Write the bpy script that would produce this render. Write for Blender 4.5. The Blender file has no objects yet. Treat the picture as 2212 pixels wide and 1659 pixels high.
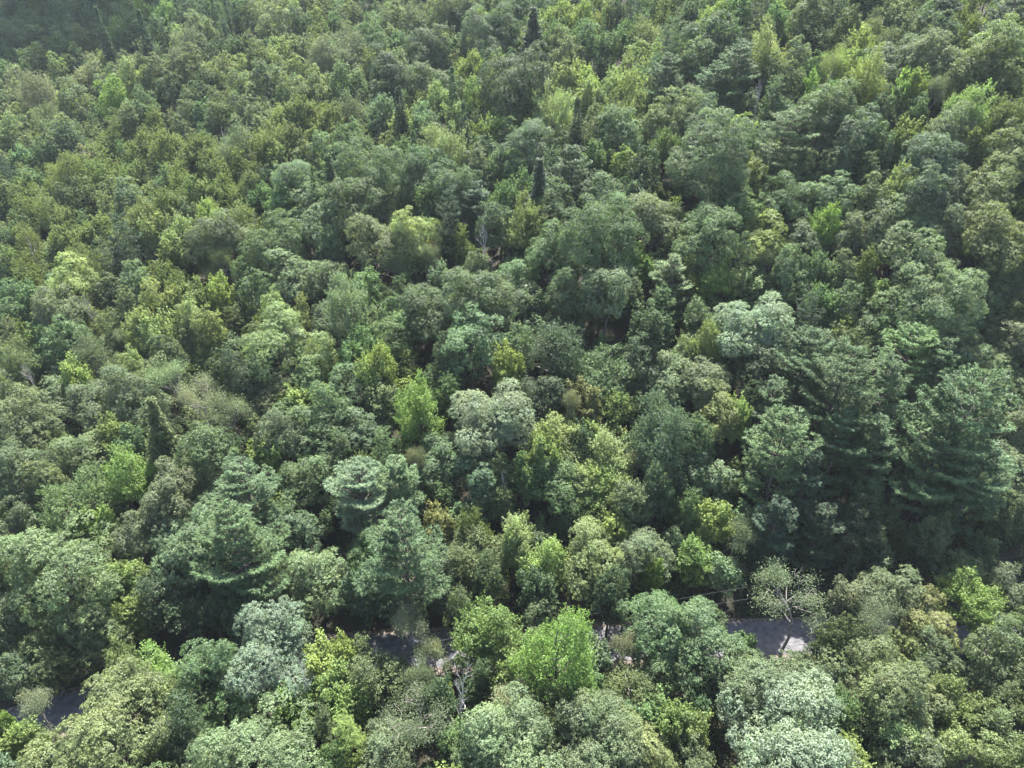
import bpy, math
import numpy as np
R = math.radians
scn = bpy.context.scene
col = scn.collection

# ------------------------------------------------------------------ camera
ZC, PITCH, FPX = 85.0, 35.0, 1495.0          # metres above the road, degrees down, focal length in 2212-wide pixels
cam_d = bpy.data.cameras.new('camera'); cam = bpy.data.objects.new('camera', cam_d); col.objects.link(cam)
cam_d.sensor_width = 36.0; cam_d.lens = 36.0 * FPX / 2212.0
cam_d.clip_start = 0.5; cam_d.clip_end = 4000
cam.location = (0, 0, ZC); cam.rotation_euler = (R(90 - PITCH), 0, 0)
scn.camera = cam

# ------------------------------------------------------------------ sky and sun (behind the hill, a little to the right)
SUN_EL, SUN_AZ = 61.0, 8.0                    # azimuth measured from the view direction (+Y) towards +X
world = bpy.data.worlds.new('World'); scn.world = world; world.use_nodes = True
wn = world.node_tree; sky = wn.nodes.new('ShaderNodeTexSky'); sky.sky_type = 'NISHITA'; sky.sun_disc = False
sky.sun_elevation = R(SUN_EL); sky.sun_rotation = R(SUN_AZ); sky.air_density = 1.0; sky.dust_density = 2.0
bg = wn.nodes['Background']; bg.inputs['Strength'].default_value = 0.105
wn.links.new(sky.outputs[0], bg.inputs['Color'])
sd = bpy.data.lights.new('sun', 'SUN'); sd.energy = 5.0; sd.angle = R(0.53); sd.color = (1.0, 0.95, 0.87)
sun = bpy.data.objects.new('sun', sd); col.objects.link(sun)
SUNV = np.array([math.sin(R(SUN_AZ)) * math.cos(R(SUN_EL)), math.cos(R(SUN_AZ)) * math.cos(R(SUN_EL)), math.sin(R(SUN_EL))])
sun.location = tuple(SUNV * 600); sun.rotation_euler = (R(90 - SUN_EL), 0, R(180 - SUN_AZ))
scn.view_settings.view_transform = 'Standard'; scn.view_settings.look = 'None'
scn.view_settings.exposure = 2.42; scn.view_settings.gamma = 1.0
cy = scn.cycles
cy.max_bounces = 6; cy.diffuse_bounces = 3; cy.glossy_bounces = 1; cy.transmission_bounces = 3; cy.volume_bounces = 0
cy.transparent_max_bounces = 4; cy.caustics_reflective = False; cy.caustics_refractive = False
cy.use_denoising = True
HAZE = 0.00009

# ------------------------------------------------------------------ helpers
def tag(o, label=None, cat=None, group=None, kind=None):
    if label: o['label'] = label
    if cat: o['category'] = cat
    if group: o['group'] = group
    if kind: o['kind'] = kind
    return o

class MB:
    """Collects tubes (vertex rings) and leaf faces and makes ONE mesh of them."""
    def __init__(s): s.v = []; s.q = []; s.a = []; s.c = []; s.n = 0
    def add(s, v, q, a=None, c=None):
        v = np.asarray(v, np.float32); q = np.asarray(q, np.int32)
        s.v.append(v); s.q.append(q + np.int32(s.n)); s.n += len(v)
        s.a.append(np.zeros(len(v), np.float32) if a is None else np.asarray(a, np.float32) if np.ndim(a) else a)
        s.c.append(np.broadcast_to(np.float32(.5), (len(v), 3)) if c is None else np.asarray(c, np.float32))
    def tube(s, pts, rad, sides=5, a=0.5):
        pts = np.asarray(pts, float); rad = np.broadcast_to(np.asarray(rad, float), (len(pts),))
        t = np.gradient(pts, axis=0); t /= np.linalg.norm(t, axis=1)[:, None] + 1e-9
        up = np.where(np.abs(t[:, 2:3]) > 0.9, np.array([[1., 0, 0]]), np.array([[0., 0, 1]]))
        b = np.cross(t, up); b /= np.linalg.norm(b, axis=1)[:, None]; n = np.cross(b, t)
        an = np.arange(sides) * 2 * math.pi / sides
        ring = pts[:, None] + rad[:, None, None] * (np.cos(an)[None, :, None] * b[:, None] + np.sin(an)[None, :, None] * n[:, None])
        k = len(pts); i = np.arange(k - 1)[:, None] * sides; j = np.arange(sides)[None]; j2 = (j + 1) % sides
        q = np.stack([i + j, i + j2, i + sides + j2, i + sides + j], -1).reshape(-1, 4)
        s.add(ring.reshape(-1, 3), q, np.full(k * sides, a))
    def leaves(s, c, nrm, t, ln, wd, a, tint=None):
        nrm = nrm / (np.linalg.norm(nrm, axis=1)[:, None] + 1e-9)
        b = np.cross(nrm, t); b /= np.linalg.norm(b, axis=1)[:, None] + 1e-9; t = np.cross(b, nrm)
        ln = np.broadcast_to(ln, (len(c),))[:, None] * .5; wd = np.broadcast_to(wd, (len(c),))[:, None] * .5
        v = np.stack([c - t * ln, c + b * wd + nrm * wd * .35, c + t * ln, c - b * wd + nrm * wd * .35], 1).reshape(-1, 3)
        q = np.arange(len(c) * 4).reshape(-1, 4)
        s.add(v, q, np.repeat(a, 4), None if tint is None else np.repeat(tint, 4, 0))
    def mesh(s, name, mat, colour=False, smooth=False):
        v = np.concatenate(s.v); q = np.concatenate(s.q); a = np.concatenate(s.a)
        m = bpy.data.meshes.new(name)
        m.vertices.add(len(v)); m.vertices.foreach_set('co', v.astype(np.float32).ravel())
        m.loops.add(q.size); m.loops.foreach_set('vertex_index', q.astype(np.int32).ravel())
        m.polygons.add(len(q)); m.polygons.foreach_set('loop_start', np.arange(0, q.size, 4, dtype=np.int32))
        m.polygons.foreach_set('loop_total', np.full(len(q), 4, dtype=np.int32))
        if smooth: m.polygons.foreach_set('use_smooth', np.ones(len(q), dtype=bool))
        at = m.attributes.new('vary', 'FLOAT', 'POINT'); at.data.foreach_set('value', a.astype(np.float32))
        if colour:
            cc = np.concatenate(s.c); cc = np.concatenate([cc, np.ones((len(cc), 1), np.float32)], 1)
            at = m.attributes.new('tint', 'FLOAT_COLOR', 'POINT'); at.data.foreach_set('color', cc.astype(np.float32).ravel())
        m.materials.append(mat); m.update(calc_edges=True)
        return m

def unit(v): return v / (np.linalg.norm(v, axis=-1, keepdims=True) + 1e-9)

# ------------------------------------------------------------------ materials
def nodes(name):
    m = bpy.data.materials.new(name); m.use_nodes = True; nt = m.node_tree; nt.nodes.clear()
    return m, nt, (lambda t, **k: mk(nt, t, k)), nt.links.new
def mk(nt, t, k):
    n = nt.nodes.new(t)
    for a, b in k.items(): setattr(n, a, b)
    return n

def leaf_material(name, from_attribute, rough=0.55, trans=0.48, spec=0.4, vlo=.52, vhi=1.52):
    m, nt, N, L = nodes(name)
    out = N('ShaderNodeOutputMaterial')
    if from_attribute: src = N('ShaderNodeAttribute', attribute_name='tint').outputs['Color']
    else: src = N('ShaderNodeObjectInfo').outputs['Color']
    at = N('ShaderNodeAttribute', attribute_name='vary')
    g = N('ShaderNodeNewGeometry'); nz = N('ShaderNodeTexNoise'); nz.inputs['Scale'].default_value = 0.30; nz.inputs['Detail'].default_value = 2
    L(g.outputs['Position'], nz.inputs['Vector'])
    # leaf to leaf variation of brightness; patches of the crown turn a little yellower
    mr = N('ShaderNodeMapRange'); mr.inputs['To Min'].default_value = vlo; mr.inputs['To Max'].default_value = vhi
    L(at.outputs['Fac'], mr.inputs['Value'])
    mul = N('ShaderNodeVectorMath', operation='SCALE'); L(src, mul.inputs[0]); L(mr.outputs[0], mul.inputs['Scale'])
    rp = N('ShaderNodeMapRange'); rp.inputs['From Min'].default_value = 0.45; rp.inputs['From Max'].default_value = 0.75
    rp.inputs['To Max'].default_value = 0.6
    L(nz.outputs['Fac'], rp.inputs['Value'])
    warm = N('ShaderNodeVectorMath', operation='MULTIPLY'); warm.inputs[1].default_value = (1.22, 1.08, 0.86); L(mul.outputs[0], warm.inputs[0])
    mx = N('ShaderNodeMix', data_type='VECTOR'); L(rp.outputs[0], mx.inputs[0]); L(mul.outputs[0], mx.inputs[4]); L(warm.outputs[0], mx.inputs[5])
    bs = N('ShaderNodeBsdfPrincipled'); bs.inputs['Roughness'].default_value = rough; bs.inputs['Specular IOR Level'].default_value = spec
    L(mx.outputs[1], bs.inputs['Base Color'])
    tr = N('ShaderNodeBsdfTranslucent')
    tc = N('ShaderNodeVectorMath', operation='MULTIPLY'); tc.inputs[1].default_value = (1.12, 1.18, 0.72); L(mx.outputs[1], tc.inputs[0]); L(tc.outputs[0], tr.inputs['Color'])
    ms = N('ShaderNodeMixShader'); ms.inputs[0].default_value = trans
    L(bs.outputs[0], ms.inputs[1]); L(tr.outputs[0], ms.inputs[2]); L(ms.outputs[0], out.inputs['Surface'])
    return m

def plain_material(name, c1, c2, scale, rough=0.9, stretch=(1, 1, 1), bump=0.0, detail=6, lo=.35, hi=.65):
    m, nt, N, L = nodes(name)
    out = N('ShaderNodeOutputMaterial'); bs = N('ShaderNodeBsdfPrincipled'); bs.inputs['Roughness'].default_value = rough
    bs.inputs['Specular IOR Level'].default_value = 0.25
    tc = N('ShaderNodeTexCoord'); mp = N('ShaderNodeMapping'); mp.inputs['Scale'].default_value = stretch
    nz = N('ShaderNodeTexNoise'); nz.inputs['Scale'].default_value = scale; nz.inputs['Detail'].default_value = detail
    L(tc.outputs['Object'], mp.inputs['Vector']); L(mp.outputs[0], nz.inputs['Vector'])
    cr = N('ShaderNodeValToRGB'); cr.color_ramp.elements[0].color = (*c1, 1); cr.color_ramp.elements[1].color = (*c2, 1)
    cr.color_ramp.elements[0].position = lo; cr.color_ramp.elements[1].position = hi
    L(nz.outputs['Fac'], cr.inputs[0]); L(cr.outputs[0], bs.inputs['Base Color'])
    if bump:
        bp = N('ShaderNodeBump'); bp.inputs['Strength'].default_value = bump; bp.inputs['Distance'].default_value = 0.05
        L(nz.outputs['Fac'], bp.inputs['Height']); L(bp.outputs[0], bs.inputs['Normal'])
    L(bs.outputs[0], out.inputs['Surface'])
    return m

M_LEAF = leaf_material('broad_leaf', False)
M_LEAF_MASS = leaf_material('broad_leaf_mass', True, rough=.65, spec=.3, vlo=.70, vhi=1.30)
M_NEEDLE = leaf_material('pine_needle', False, rough=0.55, trans=0.25, spec=0.25)
M_BARK = plain_material('grey_brown_bark', (.045, .037, .03), (.15, .13, .11), 3.0, stretch=(3, 3, .5), bump=.6)
M_BIRCH = plain_material('pale_bark', (.16, .15, .13), (.42, .40, .36), 2.0, stretch=(1, 1, 3), bump=.3)
M_DEAD = plain_material('bleached_dead_wood', (.22, .205, .19), (.48, .455, .43), 2.0, stretch=(2, 2, .4), bump=.5)
M_DEADBROWN = plain_material('dull_dead_wood', (.12, .10, .095), (.34, .30, .28), 2.0, stretch=(2, 2, .4), bump=.5)
M_SOIL = plain_material('leaf_litter', (.012, .014, .008), (.028, .026, .016), 0.35, bump=.6, detail=10)
M_ROAD = plain_material('worn_asphalt', (.06, .06, .068), (.11, .11, .12), 1.1, rough=.85, bump=.2, detail=12)
M_SHOULDER = plain_material('gravel_shoulder', (.035, .025, .020), (.16, .14, .12), 2.2, rough=.95, bump=.6, detail=12)
M_WIRE = plain_material('aluminium_wire', (.06, .06, .06), (.10, .10, .10), 5, rough=.75)

# ------------------------------------------------------------------ the lie of the land (road at z = 0, camera straight above x = y = 0)
def road_y(x): return 57.8 + .04 * x - .004 * np.clip(-15 - np.asarray(x, float), 0, 60) ** 2
def sstep(a, b, t):
    t = np.clip((t - a) / (b - a), 0, 1); return t * t * (3 - 2 * t)
def ground(x, y):
    x = np.asarray(x, float); y = np.asarray(y, float)
    xr = np.clip(x, -70, 95)
    s = y - road_y(xr)
    g = .40 * np.clip(s - 4.5, 0, 34) + .305 * np.clip(s - 38.5, 0, 270) + .03 * np.clip(s - 308.5, 0, 1e9)
    g = g - .06 * np.clip(-s - 4.5, 0, 40)
    w = sstep(2, 75, s)
    g = g + w * (.25 * np.clip(x, -260, 150) + .10 * (np.sqrt(np.clip(x, -260, 150) ** 2 + 400) - 20))
    g = g + sstep(6, 40, np.abs(s)) * (1.2 * np.sin(x * .07 + 1.3) * np.cos(y * .055) + 2.0 * np.sin(x * .021 + y * .017))
    return g

# ------------------------------------------------------------------ tree prototypes (mesh pairs: wood, foliage), real metres
def rnd_dir(rng, n, zmin=-1.0):
    z = rng.uniform(zmin, 1, n); p = rng.uniform(0, 2 * math.pi, n); r = np.sqrt(np.maximum(0, 1 - z * z))
    return np.stack([r * np.cos(p), r * np.sin(p), z], 1)

def limb(mb, p0, p1, r0, r1, rng, sag=.12, n=5, sides=5):
    p0 = np.asarray(p0, float); p1 = np.asarray(p1, float); L = np.linalg.norm(p1 - p0)
    t = np.linspace(0, 1, n)[:, None]; pts = p0 + (p1 - p0) * t
    off = rng.normal(0, .05, (n, 3)) * L; off[0] = 0; off[-1] = 0
    pts = pts + off; pts[:, 2] += (np.sin(t[:, 0] * math.pi)) * L * sag * -1
    mb.tube(pts, np.linspace(r0, r1, n), sides)
    return pts

def trunk_and_limbs(rng, D, H, targets, mat, name, lean=0.0, fork=.45, rscale=1.0):
    mb = MB(); r = (.11 + .014 * D + .004 * H) * rscale
    top = np.array([rng.normal(0, .04) * D, rng.normal(0, .04) * D, H * .86])
    n = 9; t = np.linspace(0, 1, n)[:, None]
    pts = np.array([0, 0, -1.2]) + (top - np.array([0, 0, -1.2])) * t
    pts[1:-1, :2] += rng.normal(0, .012 * H, (n - 2, 2))
    rad = r * (1 - .86 * t[:, 0] ** 1.1); rad[0] *= 1.4
    mb.tube(pts, rad, 8)
    for p in targets:
        zb = np.clip(p[2] - rng.uniform(.22, .42) * np.hypot(p[0], p[1]) * 2.0 - .06 * H, H * .25, H * .8)
        f = (zb + 1.2) / (top[2] + 1.2); b = np.array([np.interp(f, t[:, 0], pts[:, i]) for i in range(3)])
        rr = r * (1 - .86 * f) * .62 + .02
        limb(mb, b, p, rr, .025, rng, sag=rng.uniform(-.02, .12))
    return mb.mesh(name, mat, smooth=True)

def crown_lobes(rng, D, H, zb, lr, count, zmin, belly):
    """Clump centres over a lumpy dome. zb: lowest leaves; belly: where it is widest (0..1)."""
    i = np.arange(count) + .5
    z = zmin + (1 - zmin) * (i / count); ph = i * 2.399963 + rng.uniform(0, 6)
    z = np.clip(z + rng.normal(0, .06, count), -1, 1); ph += rng.normal(0, .25, count)
    r = np.sqrt(1 - z * z); d = np.stack([r * np.cos(ph), r * np.sin(ph), z], 1)
    zc = zb + (H - zb) * belly
    k1, k2, k3 = rng.uniform(0, 6, 3)
    lump = 1 + .13 * np.sin(2 * ph + k1) + .10 * np.sin(3 * ph + k2) * r + .08 * np.sin(5 * ph + k3) * r
    f = rng.uniform(.66, 1.08, count) * lump
    sc = np.where(d[:, 2:3] > 0, np.array([[D / 2, D / 2, H - zc]]), np.array([[D / 2, D / 2, zc - zb]]))
    p = np.array([0, 0, zc]) + d * sc * f[:, None] - d * lr * .7
    p[:, 2] = np.minimum(p[:, 2], H - .3)
    return p, d

def domes(rng, D, H, zb, lr, dens, zmin, belly):
    """A crown of several leaders: overlapping lumpy domes of different height, each made of clumps."""
    m = 1 if D < 5 else 2 if D < 6.5 else int(rng.integers(3, 6 + (D > 10))); a0 = rng.uniform(0, 6.3); E = []; P = []; Q = []
    for j in range(m):
        dj = D if m == 1 else D * rng.uniform(.42, .70); off = 0 if m == 1 else (D - dj) * .5 * rng.uniform(.8, 1.15)
        a = a0 + j * 2 * math.pi / m + rng.normal(0, .35); Hj = H * (1 if j == 0 else rng.uniform(.70, .98)); zj = zb * rng.uniform(.9, 1.3)
        area = math.pi * dj * dj * .5 * (1 + (Hj - zj) / dj); n = int(area / (math.pi * lr ** 2) * dens) + 3
        p, d = crown_lobes(rng, dj, Hj, zj, lr, n, zmin, belly)
        hd = unit(rng.normal(0, 1, (5, 3)) + np.array([0, 0, .5])); push = np.clip((d @ hd.T).max(1) - .74, 0, 1) * dj * .62
        p = p + d * push[:, None] * np.array([1, 1, .7]) + np.array([math.cos(a) * off, math.sin(a) * off, 0]); c = np.array([math.cos(a) * off, math.sin(a) * off, zj + (Hj - zj) * belly])
        P.append(p); Q.append(d); E.append((c, dj * .5, (Hj - zj) * .5))
    out = []
    for j in range(m):
        ok = rng.random(len(P[j])) < .86
        for k, (c, r, h) in enumerate(E):
            if k != j: q = (P[j] - c) / np.array([r, r, h]); ok &= (q ** 2).sum(1) > .55
        out.append(ok)
    return np.concatenate([a[o] for a, o in zip(P, out)]), np.concatenate([a[o] for a, o in zip(Q, out)])

def oak(rng, D, H, q=1.0, leaf=.205):
    """Broad dome of clumps, each clump a head of small leaf rosettes."""
    zb = H * rng.uniform(.20, .28); lr0 = np.clip(.125 * D, .75, 1.55)
    p, d = domes(rng, D, H, zb, lr0, 1.25, -.45, .48); n = len(p)
    mb = MB(); lr = lr0 * rng.uniform(.5, 1.35, n)
    m = (2.6 * math.pi * lr ** 2 / .36 * q).astype(int) + 2
    idx = np.repeat(np.arange(n), m); K = len(idx)
    e = unit(rng.normal(0, 1, (K, 3)) + .95 * d[idx] + np.array([0, 0, .45]))
    c = p[idx] + e * (lr[idx] * rng.uniform(.72, 1.12, K))[:, None] * np.array([1, 1, .85])
    k = 13 if leaf < .3 else 9; idx2 = np.repeat(np.arange(K), k)
    e2 = unit(e[idx2] * 1.1 + rng.normal(0, .8, (K * k, 3)))
    cc = c[idx2] + e2 * rng.uniform(.10, .36, (K * k, 1))
    nr = unit(e2 * .4 + e[idx2] * .7 + rng.normal(0, .55, (K * k, 3)) + np.array([0, 0, .25]))
    v = np.clip(.5 + rng.normal(0, .16, n)[idx][idx2] + rng.normal(0, .10, K)[idx2] + rng.normal(0, .13, K * k), 0, 1)
    mb.leaves(cc, nr, unit(e2 + rng.normal(0, .5, (K * k, 3))), leaf * rng.uniform(.7, 1.25, K * k), leaf * .62, v)
    return mb, p

def maple(rng, D, H, q=1.0, leaf=.22):
    """Upright crown of ascending leafy shoots that end in points."""
    zb = H * rng.uniform(.18, .26); lr0 = np.clip(.14 * D, .7, 1.5)
    p, d = domes(rng, D * .95, H * .93, zb, lr0, 1.35, -.5, .38); n = len(p)
    mb = MB()
    m = np.full(n, int(15 * q) + 2); idx = np.repeat(np.arange(n), m); K = len(idx)
    st = p[idx] + unit(rng.normal(0, 1, (K, 3)) + .6 * d[idx]) * lr0 * rng.uniform(.3, 1.0, (K, 1))
    up = unit(d[idx] * .55 + np.array([0, 0, 1.0]) + rng.normal(0, .28, (K, 3)))
    ln = rng.uniform(.7, 1.7, K)
    k = 15 if leaf < .3 else 11; f = rng.uniform(0, 1, (K, k)) ** .8
    idx2 = np.repeat(np.arange(K), k); f = f.ravel()
    side = unit(rng.normal(0, 1, (K * k, 3)))
    cc = st[idx2] + up[idx2] * (f * ln[idx2])[:, None] + side * ((1 - f) * .32 + .07)[:, None]
    nr = unit(side * .5 + up[idx2] * .5 + rng.normal(0, .6, (K * k, 3)))
    v = np.clip(.5 + rng.normal(0, .12, n)[idx][idx2] + rng.normal(0, .10, K)[idx2] + rng.normal(0, .15, K * k) + .12 * (f - .5), 0, 1)
    mb.leaves(cc, nr, unit(side + up[idx2]), leaf * rng.uniform(.7, 1.3, K * k), leaf * .66, v)
    return mb, p

def birch(rng, D, H, q=1.0, leaf=.17):
    """Soft oval crown of many fine leaves on drooping twigs."""
    zb = H * rng.uniform(.17, .25); lr0 = np.clip(.16 * D, .7, 1.5)
    p, d = domes(rng, D * .97, H * .97, zb, lr0, 1.5, -.6, .42); n = len(p)
    mb = MB()
    m = np.full(n, int(26 * q * (lr0 / 1.0) ** 1.3) + 2); idx = np.repeat(np.arange(n), m); K = len(idx)
    st = p[idx] + unit(rng.normal(0, 1, (K, 3)) + .5 * d[idx]) * lr0 * rng.uniform(.35, 1.15, (K, 1))
    dr = unit(d[idx] * .7 + np.array([0, 0, .25]) + rng.normal(0, .5, (K, 3))); ln = rng.uniform(.35, 1.0, K)
    k = 11; idx2 = np.repeat(np.arange(K), k); f = rng.uniform(0, 1, K * k)
    side = unit(rng.normal(0, 1, (K * k, 3)))
    cc = st[idx2] + dr[idx2] * (f * ln[idx2])[:, None] - np.array([0, 0, 1]) * (f ** 2 * .25)[:, None] + side * .12
    nr = unit(rng.normal(0, 1, (K * k, 3)) + d[idx][idx2] * .5 + np.array([0, 0, .3]))
    v = np.clip(.5 + rng.normal(0, .10, n)[idx][idx2] + rng.normal(0, .17, K * k), 0, 1)
    mb.leaves(cc, nr, side, leaf * rng.uniform(.7, 1.4, K * k), leaf * .7, v)
    return mb, p

def conifer(rng, D, H, q=1.0, kind='pine'):
    """Pine: whorls of flat feathery boughs with gaps; hemlock: close drooping spire."""
    mb = MB(); wood = MB(); pine = kind == 'pine'
    r0 = .10 + .012 * H
    tp = np.array([rng.normal(0, .02) * H, rng.normal(0, .02) * H, H]); nn = 8
    t = np.linspace(0, 1, nn)[:, None]; tr = np.array([0, 0, -1.2]) + (tp - np.array([0, 0, -1.2])) * t
    wood.tube(tr, r0 * (1 - .93 * t[:, 0]), 8)
    z = H * (.26 if pine else .16); C = []; E = []; B = []; U = []
    while z < H - .25:
        f = (z - H * .2) / (H * .8); f = min(max(f, 0), 1)
        if pine: L = D / 2 * (min(1, (1 - f) * 1.9 + .08) ** .8) * rng.uniform(.72, 1.12)
        else: L = D / 2 * ((1 - f) * 1.0 + .04)
        nb = rng.integers(4, 8) if pine else rng.integers(5, 8); ph0 = rng.uniform(0, 6.3)
        for b in range(nb):
            if pine and rng.random() < .16: continue
            ph = ph0 + b * 2 * math.pi / nb + rng.normal(0, .22); Lb = L * (rng.uniform(.45, 1.25) if pine else rng.uniform(.7, 1.1))
            o = np.array([math.cos(ph), math.sin(ph), 0]); sd = np.array([-o[1], o[0], 0])
            base = np.array([np.interp((z + 1.2) / (H + 1.2), t[:, 0], tr[:, i]) for i in range(3)])
            rise = (.20 + .60 * f) if pine else (-.18 + .45 * f)
            n = 5; s = np.linspace(0, 1, n)
            pts = base + o * (s * Lb)[:, None] + np.array([0, 0, 1]) * (s * Lb * rise + (.16 * Lb * s ** 2.2 if pine else -.12 * Lb * s ** 2))[:, None]
            wood.tube(pts, np.linspace(.035 + .012 * Lb, .012, n), 4)
            nt = max(3, int((17 if pine else 9.6) * Lb * q))
            s2 = rng.uniform(.34 if pine else .12, 1.03, nt) ** (.75 if pine else .9); wd = Lb * (.36 if pine else .26) * np.sin(np.clip(s2, .1, 1) * 2.4) + .12
            lat = rng.uniform(-1, 1, nt)
            P = np.stack([np.interp(s2, s, pts[:, i]) for i in range(3)], 1) + sd * (lat * wd)[:, None] + np.array([0, 0, 1]) * (rng.normal(0, .12 if pine else .07, nt) + (.12 if pine else -.12) * np.abs(lat) * wd)[:, None]
            P += o * (-np.abs(lat) * wd * .35)[:, None]
            C.append(P); E.append(unit(o * 1.0 + sd * lat[:, None] * .9 + np.array([0, 0, .55 if pine else -.1]) + rng.normal(0, .22, (nt, 3))))
            B.append(np.full(nt, rng.normal(.5, .12)))
        z += (rng.uniform(.75, 1.45) if pine else rng.uniform(.32, .5)) * (H / 20) ** .5
    C = np.concatenate(C); E = np.concatenate(E); B = np.concatenate(B); K = len(C)
    k = 9; i2 = np.repeat(np.arange(K), k)
    d = unit(E[i2] + rng.normal(0, .50, (K * k, 3)) + np.array([0, 0, .12]))
    ln = rng.uniform(.32, .55, K * k) * (1 if pine else .75)
    cc = C[i2] + d * (ln * .5)[:, None] + rng.normal(0, .07, (K * k, 3))
    nr = unit(np.array([0, 0, .9]) + rng.normal(0, .55, (K * k, 3)))
    v = np.clip(B[i2] + rng.normal(0, .10, K)[i2] + rng.normal(0, .12, K * k), 0, 1)
    mb.leaves(cc, nr, d, ln, .085 if pine else .10, v)
    return mb, wood

def bare(rng, D, H, depth=5, r0=.2, fork=.35):
    """A leafless branching skeleton; returns the wood and its twig ends."""
    mb = MB(); tips = []
    def grow(p, d, L, r, k):
        n = 4; pts = [p]; dd = d
        for i in range(n):
            dd = unit(dd + rng.normal(0, .13, 3) + np.array([0, 0, .05])); pts.append(pts[-1] + dd * L / n)
        mb.tube(pts, np.linspace(r, r * .62, n + 1), 6 if k > 2 else 4)
        if k == 0: tips.append(pts[-1]); return
        for j in range(rng.integers(2, 4) + (1 if k == depth else 0)):
            nd = unit(dd + unit(rng.normal(0, 1, 3)) * rng.uniform(.55, .95) + np.array([0, 0, .1]))
            at = pts[-1] if rng.random() < .6 else pts[-2]
            grow(at, nd, L * rng.uniform(.58, .80), r * .58, k - 1)
    base = np.array([0, 0, -1.0]); trunk_top = np.array([rng.normal(0, .3), rng.normal(0, .3), H * fork])
    t = np.linspace(0, 1, 7)[:, None]; pts = base + (trunk_top - base) * t; pts[1:-1, :2] += rng.normal(0, .06, (5, 2))
    mb.tube(pts, np.linspace(r0 * 1.25, r0 * .85, 7), 8)
    for z in (.55, .75):
        q = base + (trunk_top - base) * z; a = rng.uniform(0, 6.3)
        grow(q, unit(np.array([math.cos(a), math.sin(a), .5])), H * .14, r0 * .35, depth - 2)
    grow(trunk_top, np.array([0, 0, 1.]), H * (1 - fork) * .36, r0 * .85, depth)
    # fit to the wanted size
    V = np.concatenate(mb.v); k = V[:, 2] > H * fork
    hs = (H - H * fork) / max(1e-3, V[:, 2].max() - H * fork); ws = (D / 2) / max(1e-3, np.percentile(np.hypot(V[:, 0], V[:, 1]), 98))
    def fit(a):
        a = np.array(a, float); kk = a[:, 2] > H * fork
        w = np.clip((a[:, 2] / H - fork * .45) / .25, 0, 1); s = 1 + (ws - 1) * w
        a[:, 0] *= s; a[:, 1] *= s; a[kk, 2] = H * fork + (a[kk, 2] - H * fork) * hs; return a
    mb.v = [fit(a) for a in mb.v]
    return mb, fit(np.array(tips))

def thin_leaves(rng, tips, per=26, leaf=.24, spread=.55):
    mb = MB(); keep = tips[rng.random(len(tips)) < .8]; i = np.repeat(np.arange(len(keep)), per); K = len(i)
    off = rng.normal(0, spread * .6, (K, 3))
    v = np.clip(.5 + rng.normal(0, .16, len(keep))[i] + rng.normal(0, .15, K), 0, 1)
    mb.leaves(keep[i] + off, unit(rng.normal(0, 1, (K, 3)) + np.array([0, 0, .4])), unit(rng.normal(0, 1, (K, 3))), leaf * rng.uniform(.7, 1.3, K), leaf * .65, v)
    return mb

PROTO = {}     # kind -> list of (D, H, wood mesh, foliage mesh or None)
def broad(kind, fn, D, H, seed, bark, **k):
    rng = np.random.default_rng(seed)
    mb, lobes = fn(rng, D, H, **k)
    pick = lobes[rng.choice(len(lobes), min(len(lobes), 26), replace=False)]
    wood = trunk_and_limbs(rng, D, H, pick, bark, 'trunk_' + kind)
    PROTO.setdefault(kind, []).append((D, H, wood, mb.mesh('crown_' + kind, M_LEAF)))
for D, H, s in ((5.5, 12, 1), (7, 14, 8), (8, 15, 2), (9.5, 17, 3), (9, 17, 9), (11, 18, 4), (11.5, 19, 10), (13, 20, 5), (16, 22, 6), (16, 23, 7), (8.5, 15, 101), (10, 18, 102), (7.5, 14, 103), (12, 19, 104)): broad('O', oak, D, H, s, M_BARK)
for D, H, s in ((4, 11, 11), (5.5, 13, 12), (7, 15, 13), (7.5, 16, 16), (8.5, 17, 14), (9, 18, 17), (11, 19, 15), (6.5, 14, 111), (8, 17, 112), (10, 18, 113)): broad('M', maple, D, H, s, M_BARK)
for D, H, s in ((5, 12, 21), (6.5, 14, 22), (8, 15, 23), (8.5, 16, 25), (10, 17, 24), (7, 15, 121), (9.5, 16, 122)): broad('B', birch, D, H, s, M_BIRCH)
for kind, D, H, s in (('P', 7, 19, 31), ('P', 9, 23, 32), ('P', 10.5, 26, 33), ('P', 8, 24, 34), ('P', 12, 27, 35), ('P', 10, 24, 36), ('H', 4, 14, 41), ('H', 5.5, 18, 42)):
    rng = np.random.default_rng(s); mb, wood = conifer(rng, D, H, 1.0, 'pine' if kind == 'P' else 'hemlock')
    PROTO.setdefault(kind, []).append((D, H, wood.mesh('trunk_' + kind, M_BARK, smooth=True), mb.mesh('crown_' + kind, M_NEEDLE)))
for D, H, s in ((6, 14, 51), (8, 16, 52), (10, 18, 53)):
    rng = np.random.default_rng(s); wood, tips = bare(rng, D, H, 4, .17, .33)
    PROTO.setdefault('T', []).append((D, H, wood.mesh('trunk_T', M_DEADBROWN, smooth=True), thin_leaves(rng, tips, 150, leaf=.16, spread=.85).mesh('crown_T', M_LEAF)))
for D, H, s in ((4, 12, 61), (6, 14, 62), (5, 11, 63)):
    rng = np.random.default_rng(s); wood, tips = bare(rng, D, H, 5, .19, .5)
    PROTO.setdefault('S', []).append((D, H, wood.mesh('trunk_S', M_DEAD, smooth=True), None))
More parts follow.
